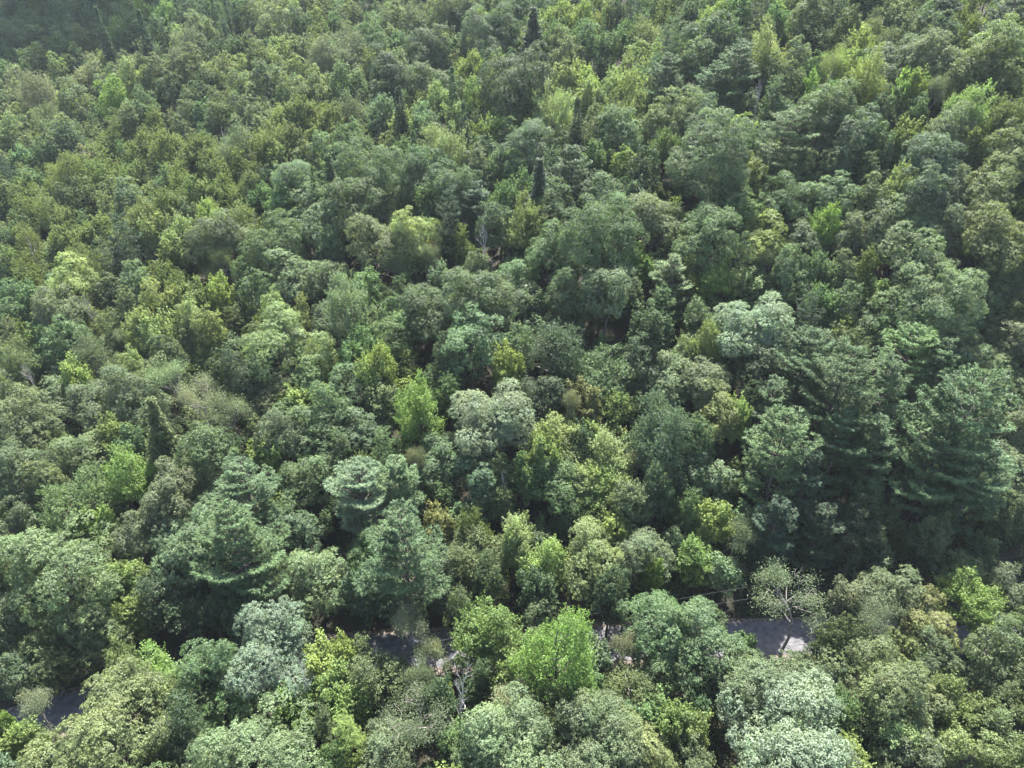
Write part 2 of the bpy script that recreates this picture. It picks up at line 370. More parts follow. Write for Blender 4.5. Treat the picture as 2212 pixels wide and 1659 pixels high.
# lighter versions for the unbroken far woods
MASS = {}
for kind, fn, dims in (('O', oak, ((7, 14), (9, 16), (11, 18))), ('M', maple, ((5, 13), (7, 15))), ('B', birch, ((6.5, 14), (8.5, 16)))):
    for i, (D, H) in enumerate(dims):
        rng = np.random.default_rng(70 + i + ord(kind))
        mb, lobes = fn(rng, D, H, q=.6, leaf={'O': .31, 'M': .32, 'B': .24}[kind])
        MASS.setdefault(kind, []).append((D, H, mb))
for i, (k, D, H) in enumerate((('P', 8, 21), ('H', 5, 16))):
    mb, wood = conifer(np.random.default_rng(90 + i), D, H, .6, 'pine' if k == 'P' else 'hemlock'); MASS.setdefault(k, []).append((D, H, mb))
# ------------------------------------------------------------------ the trees one can tell apart, read from the photograph
# per ninth of the photograph (column, row): crown centre x, y, width, height (0: by its kind), kind, colour
TREES = {}
TREES[0, 0] = '''760 620 190 0 O vg;900 710 200 0 O sg;1100 600 150 0 O dg;1310 580 190 0 O dg;1220 700 170 0 O gs;1410 720 200 0 O go;1600 740 190 0 O gs
1850 760 190 0 M ol;1990 720 190 0 M ol;2120 770 190 0 M ol;1740 890 230 0 M ol;1880 910 200 0 M do;1470 900 260 0 B gs;1280 970 200 0 M ol;1080 950 200 0 M ol;920 960 160 0 M ol
1230 1010 180 0 B do;490 940 150 0 O bs;380 1000 120 0 O bs;270 1010 110 0 O sg;330 780 220 0 B po;500 660 200 0 O gs;1240 450 190 0 O po;1420 480 200 0 O po;900 500 170 0 O py
560 480 190 0 B tn;250 560 240 0 B tn;390 460 120 0 O py;240 400 180 0 O sg;470 400 150 0 O sg;1230 310 260 0 B gb;880 400 200 0 B gs;1350 350 150 0 O dg;1690 400 160 0 O do;2150 340 230 0 B gb
1650 120 170 0 O gs;1780 130 200 0 O gb;1950 150 150 0 O dg;1310 190 170 0 O gs;1080 210 170 0 O dg;950 80 130 0 M yg;930 170 90 0 H dp;1060 90 150 0 M yg;850 120 160 0 B gs;760 190 120 0 M yg
830 220 170 0 O sg;1190 160 110 0 O dg;650 140 80 0 H dp;620 200 110 0 P dp;1170 250 120 0 M py;560 270 160 0 O gs;420 230 170 0 O bs;430 330 180 0 O sg;90 260 170 0 O bs;250 220 170 0 O bs
1740 1010 130 0 M ol;1820 1050 130 0 M ol;1600 1060 180 0 B ol;1400 1080 200 0 M ol;1900 1160 300 0 O ps;2140 990 200 0 O ps;180 1320 200 0 B ol;330 1340 220 0 M ol;560 1290 180 0 O do
740 1350 170 0 B po;640 1090 210 0 B ol;420 1090 220 0 B ol;430 860 200 0 O gs;920 1430 230 0 M ol;1090 1320 210 0 M ol;860 1300 190 0 O gs;1180 1180 180 0 B ol;1290 1230 200 0 M ol
1240 1400 130 0 O gs;1470 1230 160 0 M ol;1620 1200 170 0 M do;1730 1190 120 0 O dg;1530 1330 140 0 B ol;1680 1290 160 0 M mg;1640 1440 280 300 B ol;1390 1410 180 0 M yg;1420 1540 300 0 O gs
1750 1580 300 0 O sg;1850 1310 210 0 O mg;1010 1510 130 0 M py;1180 1540 200 0 M py;800 1590 200 0 P dp;620 1500 200 0 M ol;460 1560 200 0 M ol;200 1600 220 0 B ol;40 1300 150 0 O do;70 1140 130 0 P dp
2130 1560 180 0 M ps;2040 1180 65 0 H pn;2150 1120 130 0 H pn;2080 1390 330 300 O ps;60 850 180 0 O po;90 640 150 0 O gs;700 900 190 0 B ol;850 790 180 0 O gs;1000 820 170 0 B ol
1750 520 200 0 O gs;1900 620 190 0 O po;1600 600 200 0 O po;2000 560 180 0 O po;700 540 170 0 O gs;1060 470 190 0 O gs'''
TREES[1, 0] = '''60 330 250 0 B gb;180 260 210 0 O sg;240 150 170 0 B gb;560 310 270 270 O dg;630 360 150 0 O sg;780 90 170 0 O dg;700 60 220 0 O go;450 120 180 0 B gb;950 200 300 300 O bs;1060 230 200 0 O sg
1250 150 150 220 H dp;1130 70 170 0 O dg;1400 110 170 0 M yg;1550 90 130 0 M yg;1390 240 170 0 M mg;1690 90 130 0 B py;1700 165 45 0 H pn;1900 40 130 0 P dp;1790 110 110 0 O dg;1970 210 240 240 M ol
720 530 95 160 H pn;370 660 110 170 H dp;480 950 100 190 H pn;1530 740 110 160 H dp;920 370 45 0 H pn;300 460 300 300 O dg;250 580 200 0 O bs;540 510 270 220 O sg;830 440 150 0 M yg;900 490 90 0 T yg
1130 490 440 330 O dg;1430 550 170 0 O py;1530 500 140 0 M py;1610 540 150 0 M yg;1850 520 210 0 B py;1500 370 200 0 O gs;1720 380 150 0 B dg;2060 530 230 350 P pn;2120 330 200 0 P pn
2110 740 250 0 O go;950 740 230 250 B mg;250 720 200 0 M ps;480 700 150 0 B ol;380 790 150 0 M py;540 770 180 0 M ps;610 850 130 200 P dp;740 780 110 0 M py;800 770 90 180 H dp;1160 640 120 0 M yg
1190 720 170 0 M yg;1370 700 290 0 M py;1800 730 250 0 M ol;1830 860 250 0 O sg;1190 930 350 300 O bs;1490 900 150 0 B gb;1640 880 200 0 O gs;880 920 120 0 M ol;980 880 110 0 M yg;700 940 280 0 M py
220 1100 390 330 O sg;60 920 200 0 M sg;600 1140 300 0 O sg;860 1080 180 0 O gb;1010 1060 180 0 M sg;1140 1110 160 0 O sg;1500 1140 260 370 P pn;1290 1140 160 230 H dp;1670 1040 150 0 M mg
1740 1240 250 270 O sg;1960 1130 200 0 O dg;80 1330 400 350 O sg;430 1270 190 0 B gb;780 1240 290 0 O sg;1070 1270 200 0 M mg;890 1360 220 330 P dp;710 1440 200 0 P dp;1360 1330 270 0 O sg
1230 1430 250 0 M ol;1640 1480 480 400 O sg;2020 1400 320 330 O gs;240 1540 350 0 O gs;470 1540 260 0 O py;930 1530 130 200 S gs;140 1600 110 0 T gb;820 1590 170 0 B ol;1020 1520 60 0 S gs
1330 1620 260 0 O sg;1560 230 170 0 M mg;1650 280 200 0 O sg;1840 250 170 0 M mg;1460 300 180 0 O go;1980 620 160 0 M py;1750 620 160 0 M sg;2100 90 150 0 B ol;1310 60 150 0 O bs;60 700 180 0 B gb;650 640 150 0 M py
1000 640 150 0 M ol;1250 260 150 0 O gs;60 530 200 0 O sg;150 430 150 0 B ol;880 600 150 0 M yg;1600 660 130 0 M py;2100 940 180 0 M mg;1420 1000 150 0 O dg;1180 1230 140 0 M mg;560 1330 170 0 O mg'''
TREES[2, 0] = '''80 110 110 0 M dg;200 110 150 0 M yg;490 110 180 230 P dp;340 90 150 0 M mg;620 130 150 0 M mg;150 230 300 0 O sg;820 100 220 0 O go;950 60 180 0 O gb;870 250 200 260 M dg;730 300 95 120 M gd
560 290 250 0 M py;1200 220 220 210 B ol;1140 330 130 0 M yg;1290 60 130 0 B gb;1050 200 170 0 O do;1680 130 230 320 P dp;2080 170 280 400 P dp;1540 160 120 0 O bs;1680 250 200 0 O bs;1880 200 160 0 M ol
1400 380 330 320 O bs;1650 400 270 0 O gs;2010 340 270 0 O py;1950 430 300 0 O go;330 450 250 350 P pn;190 570 240 300 P pn;50 400 170 0 O ps;310 650 130 180 P yg;400 700 170 230 O bs;500 600 90 230 S gs
640 640 200 0 B bs;750 390 150 0 O gb;1000 370 150 0 B gs;1200 490 280 0 M yg;1440 620 130 0 M vg;1080 630 160 0 M ol;820 590 90 0 M vg;1310 730 170 0 O bs;900 710 330 0 O sg;1250 870 220 230 M yg
1050 880 300 0 O bs;740 900 330 420 P pn;170 960 480 430 O bs;380 1000 180 0 O sg;520 930 150 250 O bs;60 740 250 0 O go;1750 840 300 0 O gs;1600 660 150 0 T gb;1840 730 230 0 M yg;2080 760 250 0 B ol
2120 960 280 0 O po;1640 1030 350 300 O bs;1690 1090 150 0 B ol;1240 1110 200 300 B bs;1450 920 150 0 M ol;990 1080 180 0 O gs;1880 980 150 0 M ol;1960 1160 240 0 O po;430 1160 160 0 M po;575 1120 60 110 P pn
720 1120 200 0 O go;310 1260 270 0 O sg;620 1320 250 0 O sg;900 1290 320 300 O sg;1440 1210 200 0 M py;1610 1280 340 0 O bs;1230 1310 200 0 O gs;2010 1290 330 0 O go;530 1550 300 270 O yg;160 1510 400 300 O sg
800 1570 270 270 O bs;910 1440 180 0 M vg;1130 1500 240 0 O gb;1450 1500 370 300 O ps;2020 1550 380 0 O go;370 360 150 0 P dp;1400 200 170 0 B gb;1500 620 130 0 M yg;1800 560 200 0 O go;2100 560 190 0 O po
900 480 200 0 T yg;1850 50 170 0 B ol;700 560 170 0 O gs;380 1420 200 0 O sg;1800 1280 230 0 O gs;1750 1480 260 0 O gb;1290 960 150 0 O bs;130 780 190 0 O bs;600 500 160 0 O go;1050 500 150 0 M yg'''
TREES[0, 1] = '''110 60 180 0 B ol;240 120 200 0 B ol;350 30 170 0 B do;560 50 230 0 B ol;790 90 200 230 P dp;900 180 190 0 O ps;1130 150 180 0 M ol;1330 130 200 220 T go;1570 140 130 0 O sg;1880 110 320 260 O ps;2110 150 280 300 O sg
80 310 260 230 O mg;230 300 150 0 M mg;480 180 280 0 O py;450 270 170 0 B gs;390 380 300 0 O gs;640 430 230 270 B ol;790 350 200 0 B gs;1060 300 210 0 O py;1170 330 170 0 M ol;1270 290 150 0 M ol;1430 260 120 0 M yg
900 450 190 0 M py;1040 520 160 0 M py;1580 400 210 260 B do;1770 370 170 0 O py;1850 540 400 440 O py;2110 420 220 260 O dg;60 520 150 0 B tn;190 500 120 0 B ol;430 550 230 0 O sg;300 560 150 0 M mg;80 680 250 0 B go
330 700 200 250 M mg;600 660 240 0 B gs;740 610 160 220 T gb;930 620 190 210 B ol;1130 520 110 0 T tn;1100 650 170 0 O gs;1320 660 210 250 M mg;1350 480 180 0 O py;1520 620 180 230 M dg;2140 660 130 220 P py
1980 800 200 260 M ps;90 870 220 0 B gs;20 900 90 0 M yg;500 810 150 0 M yg;860 750 170 0 O py;1180 800 280 0 T ps;830 860 330 0 O gs;340 950 320 260 O gs;610 960 300 250 O gs;130 1010 250 0 O gs;1320 960 330 0 T tn
1720 900 260 260 B gb;960 1060 180 360 H do;160 1110 300 0 O gs;100 1400 320 0 O bs;300 1470 200 0 O gs;520 1290 330 320 O go;840 1350 330 430 M vg;480 1580 420 330 M mg;1060 1560 330 0 O gb;1350 1160 330 0 T gs
1400 1270 330 0 O sg;1740 1290 190 220 M yg;2000 1140 320 300 O sg;1590 1530 380 400 P pn;1990 1440 300 300 O sg;680 60 150 0 P dg;1660 250 200 0 O sg;20 130 140 0 O gs;1430 90 150 0 T go;1230 430 180 0 O py
560 330 100 0 S gs;665 620 60 170 S gs;1330 250 60 170 S gs;1800 1120 250 0 O gb;2150 950 220 0 O sg;1620 760 250 0 O dg;760 520 120 0 T gs;1450 760 170 0 O dg;190 780 130 0 S gb;1250 560 150 0 O gs'''
TREES[1, 1] = '''80 280 330 470 M ps;340 120 190 260 T gs;880 250 420 340 O ps;600 340 330 330 O sg;1130 110 250 240 O mg;1130 250 250 260 O bs;370 470 300 320 O mg;1450 230 220 0 O sg;1740 190 380 340 O bs;1910 60 170 180 M vg
830 530 380 330 O sg;1400 530 370 400 B dg;1480 340 250 170 O go;2150 170 250 280 P sg;450 710 170 240 B ol;620 750 170 230 B sg;1140 620 180 0 O ps;1080 730 150 0 M yg;1700 740 350 370 M sg;1320 900 300 270 O dg
520 1000 270 400 M vg;970 1010 440 400 O wp;90 830 260 280 O sg;270 930 180 260 M go;1580 950 190 290 M gd;1750 970 210 270 M yg;1400 1150 300 260 M py;1760 1240 330 300 M py;1310 1290 190 0 M yg;2110 1150 310 480 B bs
2160 780 300 300 O ps;120 1150 270 300 O bs;270 1280 190 260 P mg;380 1480 270 330 P pn;640 1310 300 300 O sg;860 1400 300 300 O sg;1040 1460 230 330 B sg;500 1380 130 0 T tn;1940 1390 150 220 T gb;140 1540 330 330 P bs
1650 1420 230 260 M yg;1400 1470 330 330 O mg;1600 1570 270 230 M yg;90 1390 200 0 B ol;2000 480 200 330 M dg;2070 330 200 230 P mg;1960 700 230 320 O dg;700 660 200 0 O dg;1450 1010 130 0 T tn;230 700 190 0 M yg
1560 1220 130 0 M dg;1900 1000 130 200 O dg;1230 1400 170 0 M mg;2060 1450 220 0 M dg;760 930 60 0 S gb;1120 60 60 130 S gb;620 10 110 0 T rb;540 60 130 0 T gb;1480 1300 260 300 M py;1640 1140 240 260 M yg;1560 1440 260 300 M py;1720 1420 240 260 M yg;1310 1180 230 260 M py'''
TREES[2, 1] = '''230 170 240 280 M vg;60 120 150 0 B ol;450 170 200 220 M ps;590 110 130 0 T gb;100 370 230 300 M sg;370 60 150 0 P dg;500 430 400 360 O wp;720 120 250 0 O sg;900 100 200 0 M sg;1180 70 190 0 B ol;1040 120 150 0 O gb
1620 180 520 380 O ps;2080 60 250 0 O do;2090 280 300 330 O go;2080 560 300 300 O gb;1210 250 180 200 M yg;900 300 200 0 M mg;1050 330 170 0 O gs;990 460 170 200 B yg;1220 430 280 300 O sg;1500 400 250 240 O gs
1720 540 330 300 O wp;130 560 220 0 M ol;290 590 200 240 M ol;150 800 300 280 O gs;40 640 200 250 O ps;230 970 330 300 O py;360 1060 120 0 M yg;520 720 320 330 O dg;810 720 300 400 P pn;1430 700 300 430 P mg
1640 800 280 420 P pn;960 870 430 600 P pn;1250 900 280 500 P pn;650 1230 320 500 P pn;1250 1260 290 430 P pn;1800 1080 480 800 P pn;950 630 190 0 O gs;1130 620 150 0 O bs;1430 920 200 0 T gb;1950 930 230 0 O go
2080 780 280 330 O go;2150 1050 270 330 O gs;2060 1400 330 330 O gs;180 1380 240 280 O ps;330 1420 160 260 B ol;60 1200 200 0 O sg;600 1000 270 300 P pn;1180 1570 150 0 O gs;1640 1300 300 500 P pn;1900 1450 330 400 P pn
450 1050 170 200 O bs;1450 1180 200 0 O gb;800 1450 230 330 P dp;1000 1200 300 400 P pn;1900 680 250 0 O bs;1800 300 270 0 O ps;2150 430 200 0 O do;480 950 170 0 O dg;1330 520 200 0 O sg;1650 1500 220 0 O do'''
TREES[0, 2] = '''420 260 570 470 O go;800 420 230 330 M yg;250 700 370 400 B po;60 640 250 380 O gs;30 450 200 0 O gs;850 690 230 300 M yg;620 640 330 430 O go;280 960 330 330 O do;90 1010 300 300 O dg;1230 190 430 360 O ps
1530 260 420 560 P pn;1870 120 330 300 O sg;2040 400 380 450 O ps;950 150 270 380 O gb;1120 500 370 380 M dg;1370 600 270 320 M dg;1790 560 280 330 B gs;650 100 170 300 M vg;50 120 230 0 O gs
1700 890 520 400 O wp;1330 1010 330 0 O sg;1010 1080 310 280 M vg;640 1380 660 640 O po;270 1350 230 260 T tn;1100 1370 330 480 B dg;1480 1250 330 350 O mg;1700 1540 620 430 O ps;1960 1170 290 330 M vg;1940 1060 130 130 S gs
2170 1130 200 330 M yg;110 1530 230 200 M yg;2140 1400 200 0 B gs;900 1180 300 0 O go;1180 1560 260 230 M dg;30 1400 100 0 M vg;700 850 230 230 O do;1950 590 60 0 T gb;800 1000 170 0 M do;30 800 170 0 O gs;1560 700 170 200 M dg;2090 1000 220 200 M yg;1330 1180 300 260 O go'''
TREES[1, 2] = '''400 220 430 600 P pn;630 90 150 160 M gd;780 90 150 0 B ol;910 100 140 0 B ol;860 260 330 380 B go;1110 150 230 350 M py;1290 300 260 360 M yg;1600 260 390 440 O py;1960 240 340 380 O gs;2010 400 110 120 M vg
350 570 230 220 O gs;640 440 280 280 O dg;130 250 230 330 O mg;150 500 200 0 M dg;760 620 150 0 O gs;1280 520 180 0 M dg;1750 530 200 0 O dg;960 440 200 0 O dg
520 850 320 400 T tn;940 760 380 330 M vg;1090 980 300 330 M yg;1430 870 450 620 M vg;1280 680 190 300 O gs;1800 940 190 150 T tn;2050 730 400 420 O mg;2130 880 330 430 O sg;745 1060 260 520 S gs
460 1120 190 240 T gs;230 1030 330 420 B go;20 930 130 260 M yg;80 1230 260 330 M vg;440 1360 460 330 T gs;870 1100 200 330 B sg;720 1460 240 230 M mg;1050 1270 280 220 T tn;1130 1480 560 380 O ps
1790 1340 180 220 M sg;1640 1520 520 330 O gs;1900 1480 380 300 O po;2160 1370 180 230 M yg;300 1580 380 230 O gs;1560 1130 200 300 M mg;1880 1150 270 300 B do;620 1240 180 0 M dg;50 1440 200 200 P yg;1430 1390 170 0 M do
620 940 200 260 T gb;1350 1240 250 0 B do;860 1580 230 200 O sg;170 960 240 200 B go;330 1000 240 240 B gs;1240 900 180 220 O gs'''
TREES[2, 2] = '''90 240 260 260 M vg;190 60 180 200 M yg;260 390 200 180 O ps;340 170 200 300 T gs;600 120 250 400 P dp;860 140 230 300 P dp;1150 130 250 0 O dg
150 820 470 430 O sg;740 640 480 420 T gs;1090 540 230 270 O gb;1340 510 370 380 O gs;1200 680 300 0 T gb;1600 690 310 260 O gd;1870 560 350 380 M vg;1830 390 220 150 O ps;2120 500 230 330 O gb
530 1080 560 500 O gs;1330 1060 520 460 O go;1700 930 270 330 O go;2050 900 300 430 O go;1760 1260 290 380 M ol;1570 1330 290 330 O gs;770 1450 760 480 O wp;1370 1470 260 280 M py;60 1420 150 200 M py
2080 1470 290 280 M ps;1500 1600 270 150 O gs;1850 1570 250 200 O py;70 1620 260 150 O go;1260 1370 200 230 O sg;930 1010 230 300 O dg;2130 1150 230 330 O do;1100 1590 260 170 M yg;1010 850 220 0 O do;2190 760 200 0 O go;830 1010 230 170 O gs'''
# ------------------------------------------------------------------ colours of foliage and the words for them
TONE = dict(sg=((0.082, 0.131, 0.062), 'sage green'), bs=((.080, .120, .072), 'bluish green'), gs=((0.111, 0.141, 0.076), 'grey-green'), ps=((0.126, 0.182, 0.095), 'pale sage'),
            wp=((.148, .194, .122), 'silvery pale'), mg=((0.080, 0.139, 0.052), 'mid-green'), dg=((.056, .090, .044), 'dark green'), vg=((0.126, 0.204, 0.052), 'vivid green'),
            yg=((.165, .226, .068), 'yellow-green'), py=((.172, .226, .090), 'pale yellowish'), ol=((0.111, 0.145, 0.041), 'olive'), do=((0.074, 0.096, 0.034), 'dark olive'),
            po=((0.136, 0.167, 0.072), 'pale olive'), go=((0.107, 0.137, 0.060), 'greyish olive'), tn=((.150, .158, .096), 'tan-tinged'), gb=((.108, .130, .078), 'grey-brown'),
            pn=((.066, .112, .050), 'deep green'), dp=((.042, .072, .042), 'blackish green'), rb=((.170, .095, .065), 'rusty brown'), gd=((.165, .180, .070), 'golden'))
for k_, (c_, n_) in list(TONE.items()):       # the woods are mostly of one green
    f_ = .04 if k_ in ('vg', 'yg', 'gd', 'py') else .20 if k_ in ('ol', 'ps') else .24
    if k_ not in ('rb', 'dp', 'pn', 'dg', 'wp'): TONE[k_] = (tuple(a * (1 - f_) + b * f_ for a, b in zip(c_, (.094, .154, .062))), n_)
KIND = dict(O=('broadleaf_tree', 'broadleaf tree', 'round-crowned tree'), M=('broadleaf_tree', 'broadleaf tree', 'upright tree'), B=('broadleaf_tree', 'broadleaf tree', 'fine-leaved tree'),
            P=('pine_tree', 'pine tree', 'feathery pine'), H=('conifer_tree', 'conifer tree', 'pointed conifer'), T=('thin_tree', 'thinning tree', 'thinly-leaved tree'), S=('dead_tree', 'dead tree', 'bare dead tree'))
rs = np.random.default_rng(7)

# ------------------------------------------------------------------ pixel -> place on the hillside
sp, cp = math.sin(R(PITCH)), math.cos(R(PITCH))
def ray(px, py):
    a, b = px - 1106.0, 829.5 - py
    v = np.array([a, FPX * cp + b * sp, -FPX * sp + b * cp]); return v / FPX      # per metre of depth
def project(x, y, z):
    dz = z - ZC; dep = y * cp - dz * sp; up = y * sp + dz * cp
    return 1106 + FPX * x / dep, 829.5 - FPX * up / dep, dep
TS = np.concatenate([np.arange(20, 160, .5), np.arange(160, 520, 1.0)])
def place(px, py, hc):
    """Where a point hc above the ground shows at this pixel: (x, y, depth)."""
    v = ray(px, py); P = v[None] * TS[:, None]; z = ZC + P[:, 2]
    k = np.argmax(z < ground(P[:, 0], P[:, 1]) + hc)
    return P[k, 0], P[k, 1], TS[k]

items = []        # x, y, D, H, kind, tone, px, py, wpx, listed
for (ci, ri), txt in TREES.items():
    for row in txt.replace('\n', ';').split(';'):
        cx, cy_, w, h, kind, tone = row.split()
        px = float(cx) / 3 + 737.3 * ci; py = float(cy_) / 3 + 553 * ri; w = float(w) / 3; h = float(h) / 3
        hc = 12.0
        for it in range(5):
            x, y, dep = place(px, py, hc)
            D = w * dep / FPX * (1.28 if kind == 'P' else 1.8 if kind == 'H' else 1.14)
            v = unit(ray(px, py)); se, ce = -v[2], math.hypot(v[0], v[1])
            if kind in 'PH':
                H = (h * dep / FPX / ce * 1.05 + 6) if h else D * (1.5 if kind == 'P' else 2.2) + 8
                H = min(max(H, 13 if kind == 'P' else 15), 28); H += 2 if kind == 'P' and ri == 1 and ci == 2 else 3.5 if kind == 'H' else 0; H = H if kind == 'P' else min(max(H, 20.5), 24); hc = H * (.70 if kind == 'P' else .82)
            else:
                D *= 1.06; H = min(9.5 + .78 * D, 22.5)
                if h and kind in 'OMBT':          # seen from above: part of the height shown is breadth
                    ch = math.sqrt(max((h * dep / FPX) ** 2 - (D * se) ** 2, 0)) / ce
                    H = min(max(min(max(ch, .9 * D), 1.5 * D) / .66, 10), 25)
                if tone in ('vg', 'yg', 'py', 'gd'): H = min(H * 1.1, 25)
                if kind == 'S': H = max(H, 19. if h * 3 > 400 else 15.)
                hc = H * (.72 if kind != 'S' else .85)
        items.append([x, y, D, H, kind, tone, px, py, w, True])

# fill the rest of the wood with trees between the listed ones
GAP_PX = ((870, 960, 26), (1640, 790, 35), (1310, 700, 25), (1735, 1395, 30), (1590, 1340, 55), (480, 740, 12), (1390, 1290, 25), (1790, 1350, 20))
gaps = [(*place(a, b, 4)[:2], c) for a, b, c in GAP_PX]
def tone_at(px, py, r):
    """The mix of foliage colours in each part of the wood."""
    u, v = px / 2212, py / 1659
    if u < .24 and v < .07 + .05 * (.24 - u): pool = 'bs dg bs dg sg dp'  # shaded far corner: dark bluish picks put the cloud's shade into the leaf colour
    elif u < .30 and v < .22: pool = 'gs sg gs po py gs tn'
    elif u < .32 and v < .45: pool = 'ol ol po gs ol do sg'
    elif u < .45 and v < .20: pool = 'gs po gb sg gs sg'
    elif v < .28: pool = 'sg mg yg gs py dg bs'
    elif u > .72 and v < .35: pool = 'go yg bs po gs dg'
    elif u > .85: pool = 'go go gs do sg gb'
    elif u < .25 and v < .6: pool = 'gs ol sg po gs'
    else: pool = 'sg mg dg sg gs bs yg'
    pool = pool.split(); return pool[int(r * len(pool)) % len(pool)]
LX = np.array([[t[6], t[7], t[8], t[1]] for t in items if t[9]])
def covers(px, py, y):
    """Whether a tree here would stand in front of one of the listed trees."""
    return bool(np.any((np.hypot(LX[:, 0] - px, (LX[:, 1] - py) * .9) < .50 * LX[:, 2] + 6) & (LX[:, 3] > y + 1)))
xs = np.array([t[0] for t in items]); ys = np.array([t[1] for t in items]); Ds = np.array([t[2] for t in items])
fx, fy, fD = list(xs), list(ys), list(Ds)
cand = []
for gy in np.arange(8, 470, 3.1):
    half = .86 * gy + 34
    for gx in np.arange(-half, half, 3.1): cand.append((gx + rs.uniform(-1.5, 1.5), gy + rs.uniform(-1.5, 1.5)))
cand = np.array(cand); cand = cand[rs.permutation(len(cand))]
FX, FY, FD = np.zeros(6000), np.zeros(6000), np.zeros(6000); n = len(xs); FX[:n], FY[:n], FD[:n] = xs, ys, Ds
for x, y in cand:
    s = y - road_y(x)
    if -5.8 < s < 8.0: continue
    if any(math.hypot(x - a, y - b) < c * 0.05 + 3.2 for a, b, c in gaps): continue
    z = float(ground(x, y)); r = rs.random()
    px, py, dep = project(x, y, z + 10)
    infr = -60 < px < 2272 and -30 < py < 1759
    if not (-170 < px < 2382 and -75 < py < 1950): continue
    D = float(np.clip(rs.normal((6.6 if x > -50 else 5.6) if y > 130 else 6.6, 1.3) * (.85 if y > 160 else 1), 3.6, 10.5))
    d = np.hypot(FX[:n] - x, FY[:n] - y)
    if np.any(d < (.355 if y < 95 else .325) * (FD[:n] + D)): continue
    tone = tone_at(px, py, rs.random())
    k = rs.choice(list('OOOMMBB') if tone not in ('dg', 'dp', 'pn') or (v_ := py / 1659) > .3 and px < 1350 else list('OOMPPH'))
    if 1560 < px < 2150 and .42 < py / 1659 < .74 and rs.random() < .65: k = 'P'
    if k in 'PH': tone = 'pn' if rs.random() < .5 else 'dp'; H = D * 1.2 + 9
    else: H = min(8.0 + .85 * D, 20)
    if covers(px, py, y): H = min(H * .68, 10.5); k = k if k not in 'PH' else 'O'
    FX[n], FY[n], FD[n] = x, y, D; n += 1
    items.append([x, y, D, H, k, tone, px, py, D * FPX / dep, False])
cand2 = cand[rs.permutation(len(cand))]
for x, y in cand2:
    s = y - road_y(x)
    if -5.2 < s < 7.0 or y > 190: continue
    if any(math.hypot(x - a, y - b) < c * 0.05 + 2.0 for a, b, c in gaps): continue
    px, py, dep = project(x, y, float(ground(x, y)) + 5)
    if not (-60 < px < 2272 and -20 < py < 1759): continue
    D = float(rs.uniform(3.2, 5.2)); d = np.hypot(FX[:n] - x, FY[:n] - y)
    if np.any(d < .30 * (FD[:n] + D)): continue
    FX[n], FY[n], FD[n] = x, y, D; n += 1
    items.append([x, y, D, D * 1.1 + rs.uniform(3, 5), rs.choice(list('OMMBB')), tone_at(px, py, rs.random()), px, py, D * FPX / dep * .5, False])
print('trees', len(items))

# ------------------------------------------------------------------ ground, road, air
def sheet(name, xsv, ysv, zf, mat, kind='structure', smooth=True):
    X, Y = np.meshgrid(xsv, ysv); Z = zf(X, Y); v = np.stack([X, Y, Z], -1).reshape(-1, 3); nx = len(xsv)
    i = np.arange(len(ysv) - 1)[:, None] * nx; j = np.arange(nx - 1)[None]
    q = np.stack([i + j, i + j + 1, i + nx + j + 1, i + nx + j], -1).reshape(-1, 4)
    mb = MB(); mb.add(v, q); o = bpy.data.objects.new(name, mb.mesh(name, mat, smooth=smooth)); col.objects.link(o); return tag(o, kind=kind)
sheet('ground', np.concatenate([[-900, -600], np.arange(-420, 421, 4.0), [600, 900]]), np.concatenate([[-250, -120, -60], np.arange(-30, 130, 1.5), np.arange(130, 560, 5.0), [700, 1000, 1300]]), ground, M_SOIL)
def strip(name, x0, x1, o0, o1, lift, mat, cols=6):
    xs_ = np.arange(x0, x1, 1.0); of = np.linspace(o0, o1, cols); V = []
    rg = np.random.default_rng(3)
    for x in xs_:
        wob = rg.normal(0, .10, cols) if lift < .03 else np.zeros(cols)
        for k, o in enumerate(of): V.append((x, float(road_y(np.clip(x, -70, 95))) + o + (wob[k] if k in (0, cols - 1) else 0), lift))
    n_ = len(xs_); i = np.arange(n_ - 1)[:, None] * cols; j = np.arange(cols - 1)[None]
    q = np.stack([i + j, i + cols + j, i + cols + j + 1, i + j + 1], -1).reshape(-1, 4)[:, ::-1]
    mb = MB(); mb.add(V, q); o = bpy.data.objects.new(name, mb.mesh(name, mat)); col.objects.link(o); return tag(o, kind='structure')
strip('road_shoulder', -130, 130, -3.9, 3.5, .012, M_SHOULDER)
strip('road', -130, 130, -2.7, 2.6, .034, M_ROAD)

hz = bpy.data.meshes.new('haze'); b = (-1000, 1000, -300, 1350, -70, 215)
hz.from_pydata([(b[i], b[2 + j], b[4 + k]) for i in (0, 1) for j in (0, 1) for k in (0, 1)], [], [(0, 1, 3, 2), (4, 6, 7, 5), (0, 4, 5, 1), (2, 3, 7, 6), (0, 2, 6, 4), (1, 5, 7, 3)])
hm, nt, N, L = nodes('air'); out = N('ShaderNodeOutputMaterial'); vp = N('ShaderNodeVolumePrincipled')
vp.inputs['Color'].default_value = (.80, .90, 1.0, 1); vp.inputs['Density'].default_value = HAZE; vp.inputs['Anisotropy'].default_value = .2
L(vp.outputs[0], out.inputs['Volume']); hz.materials.append(hm)
if HAZE > 0: ho = bpy.data.objects.new('haze', hz); col.objects.link(ho); tag(ho, kind='stuff')

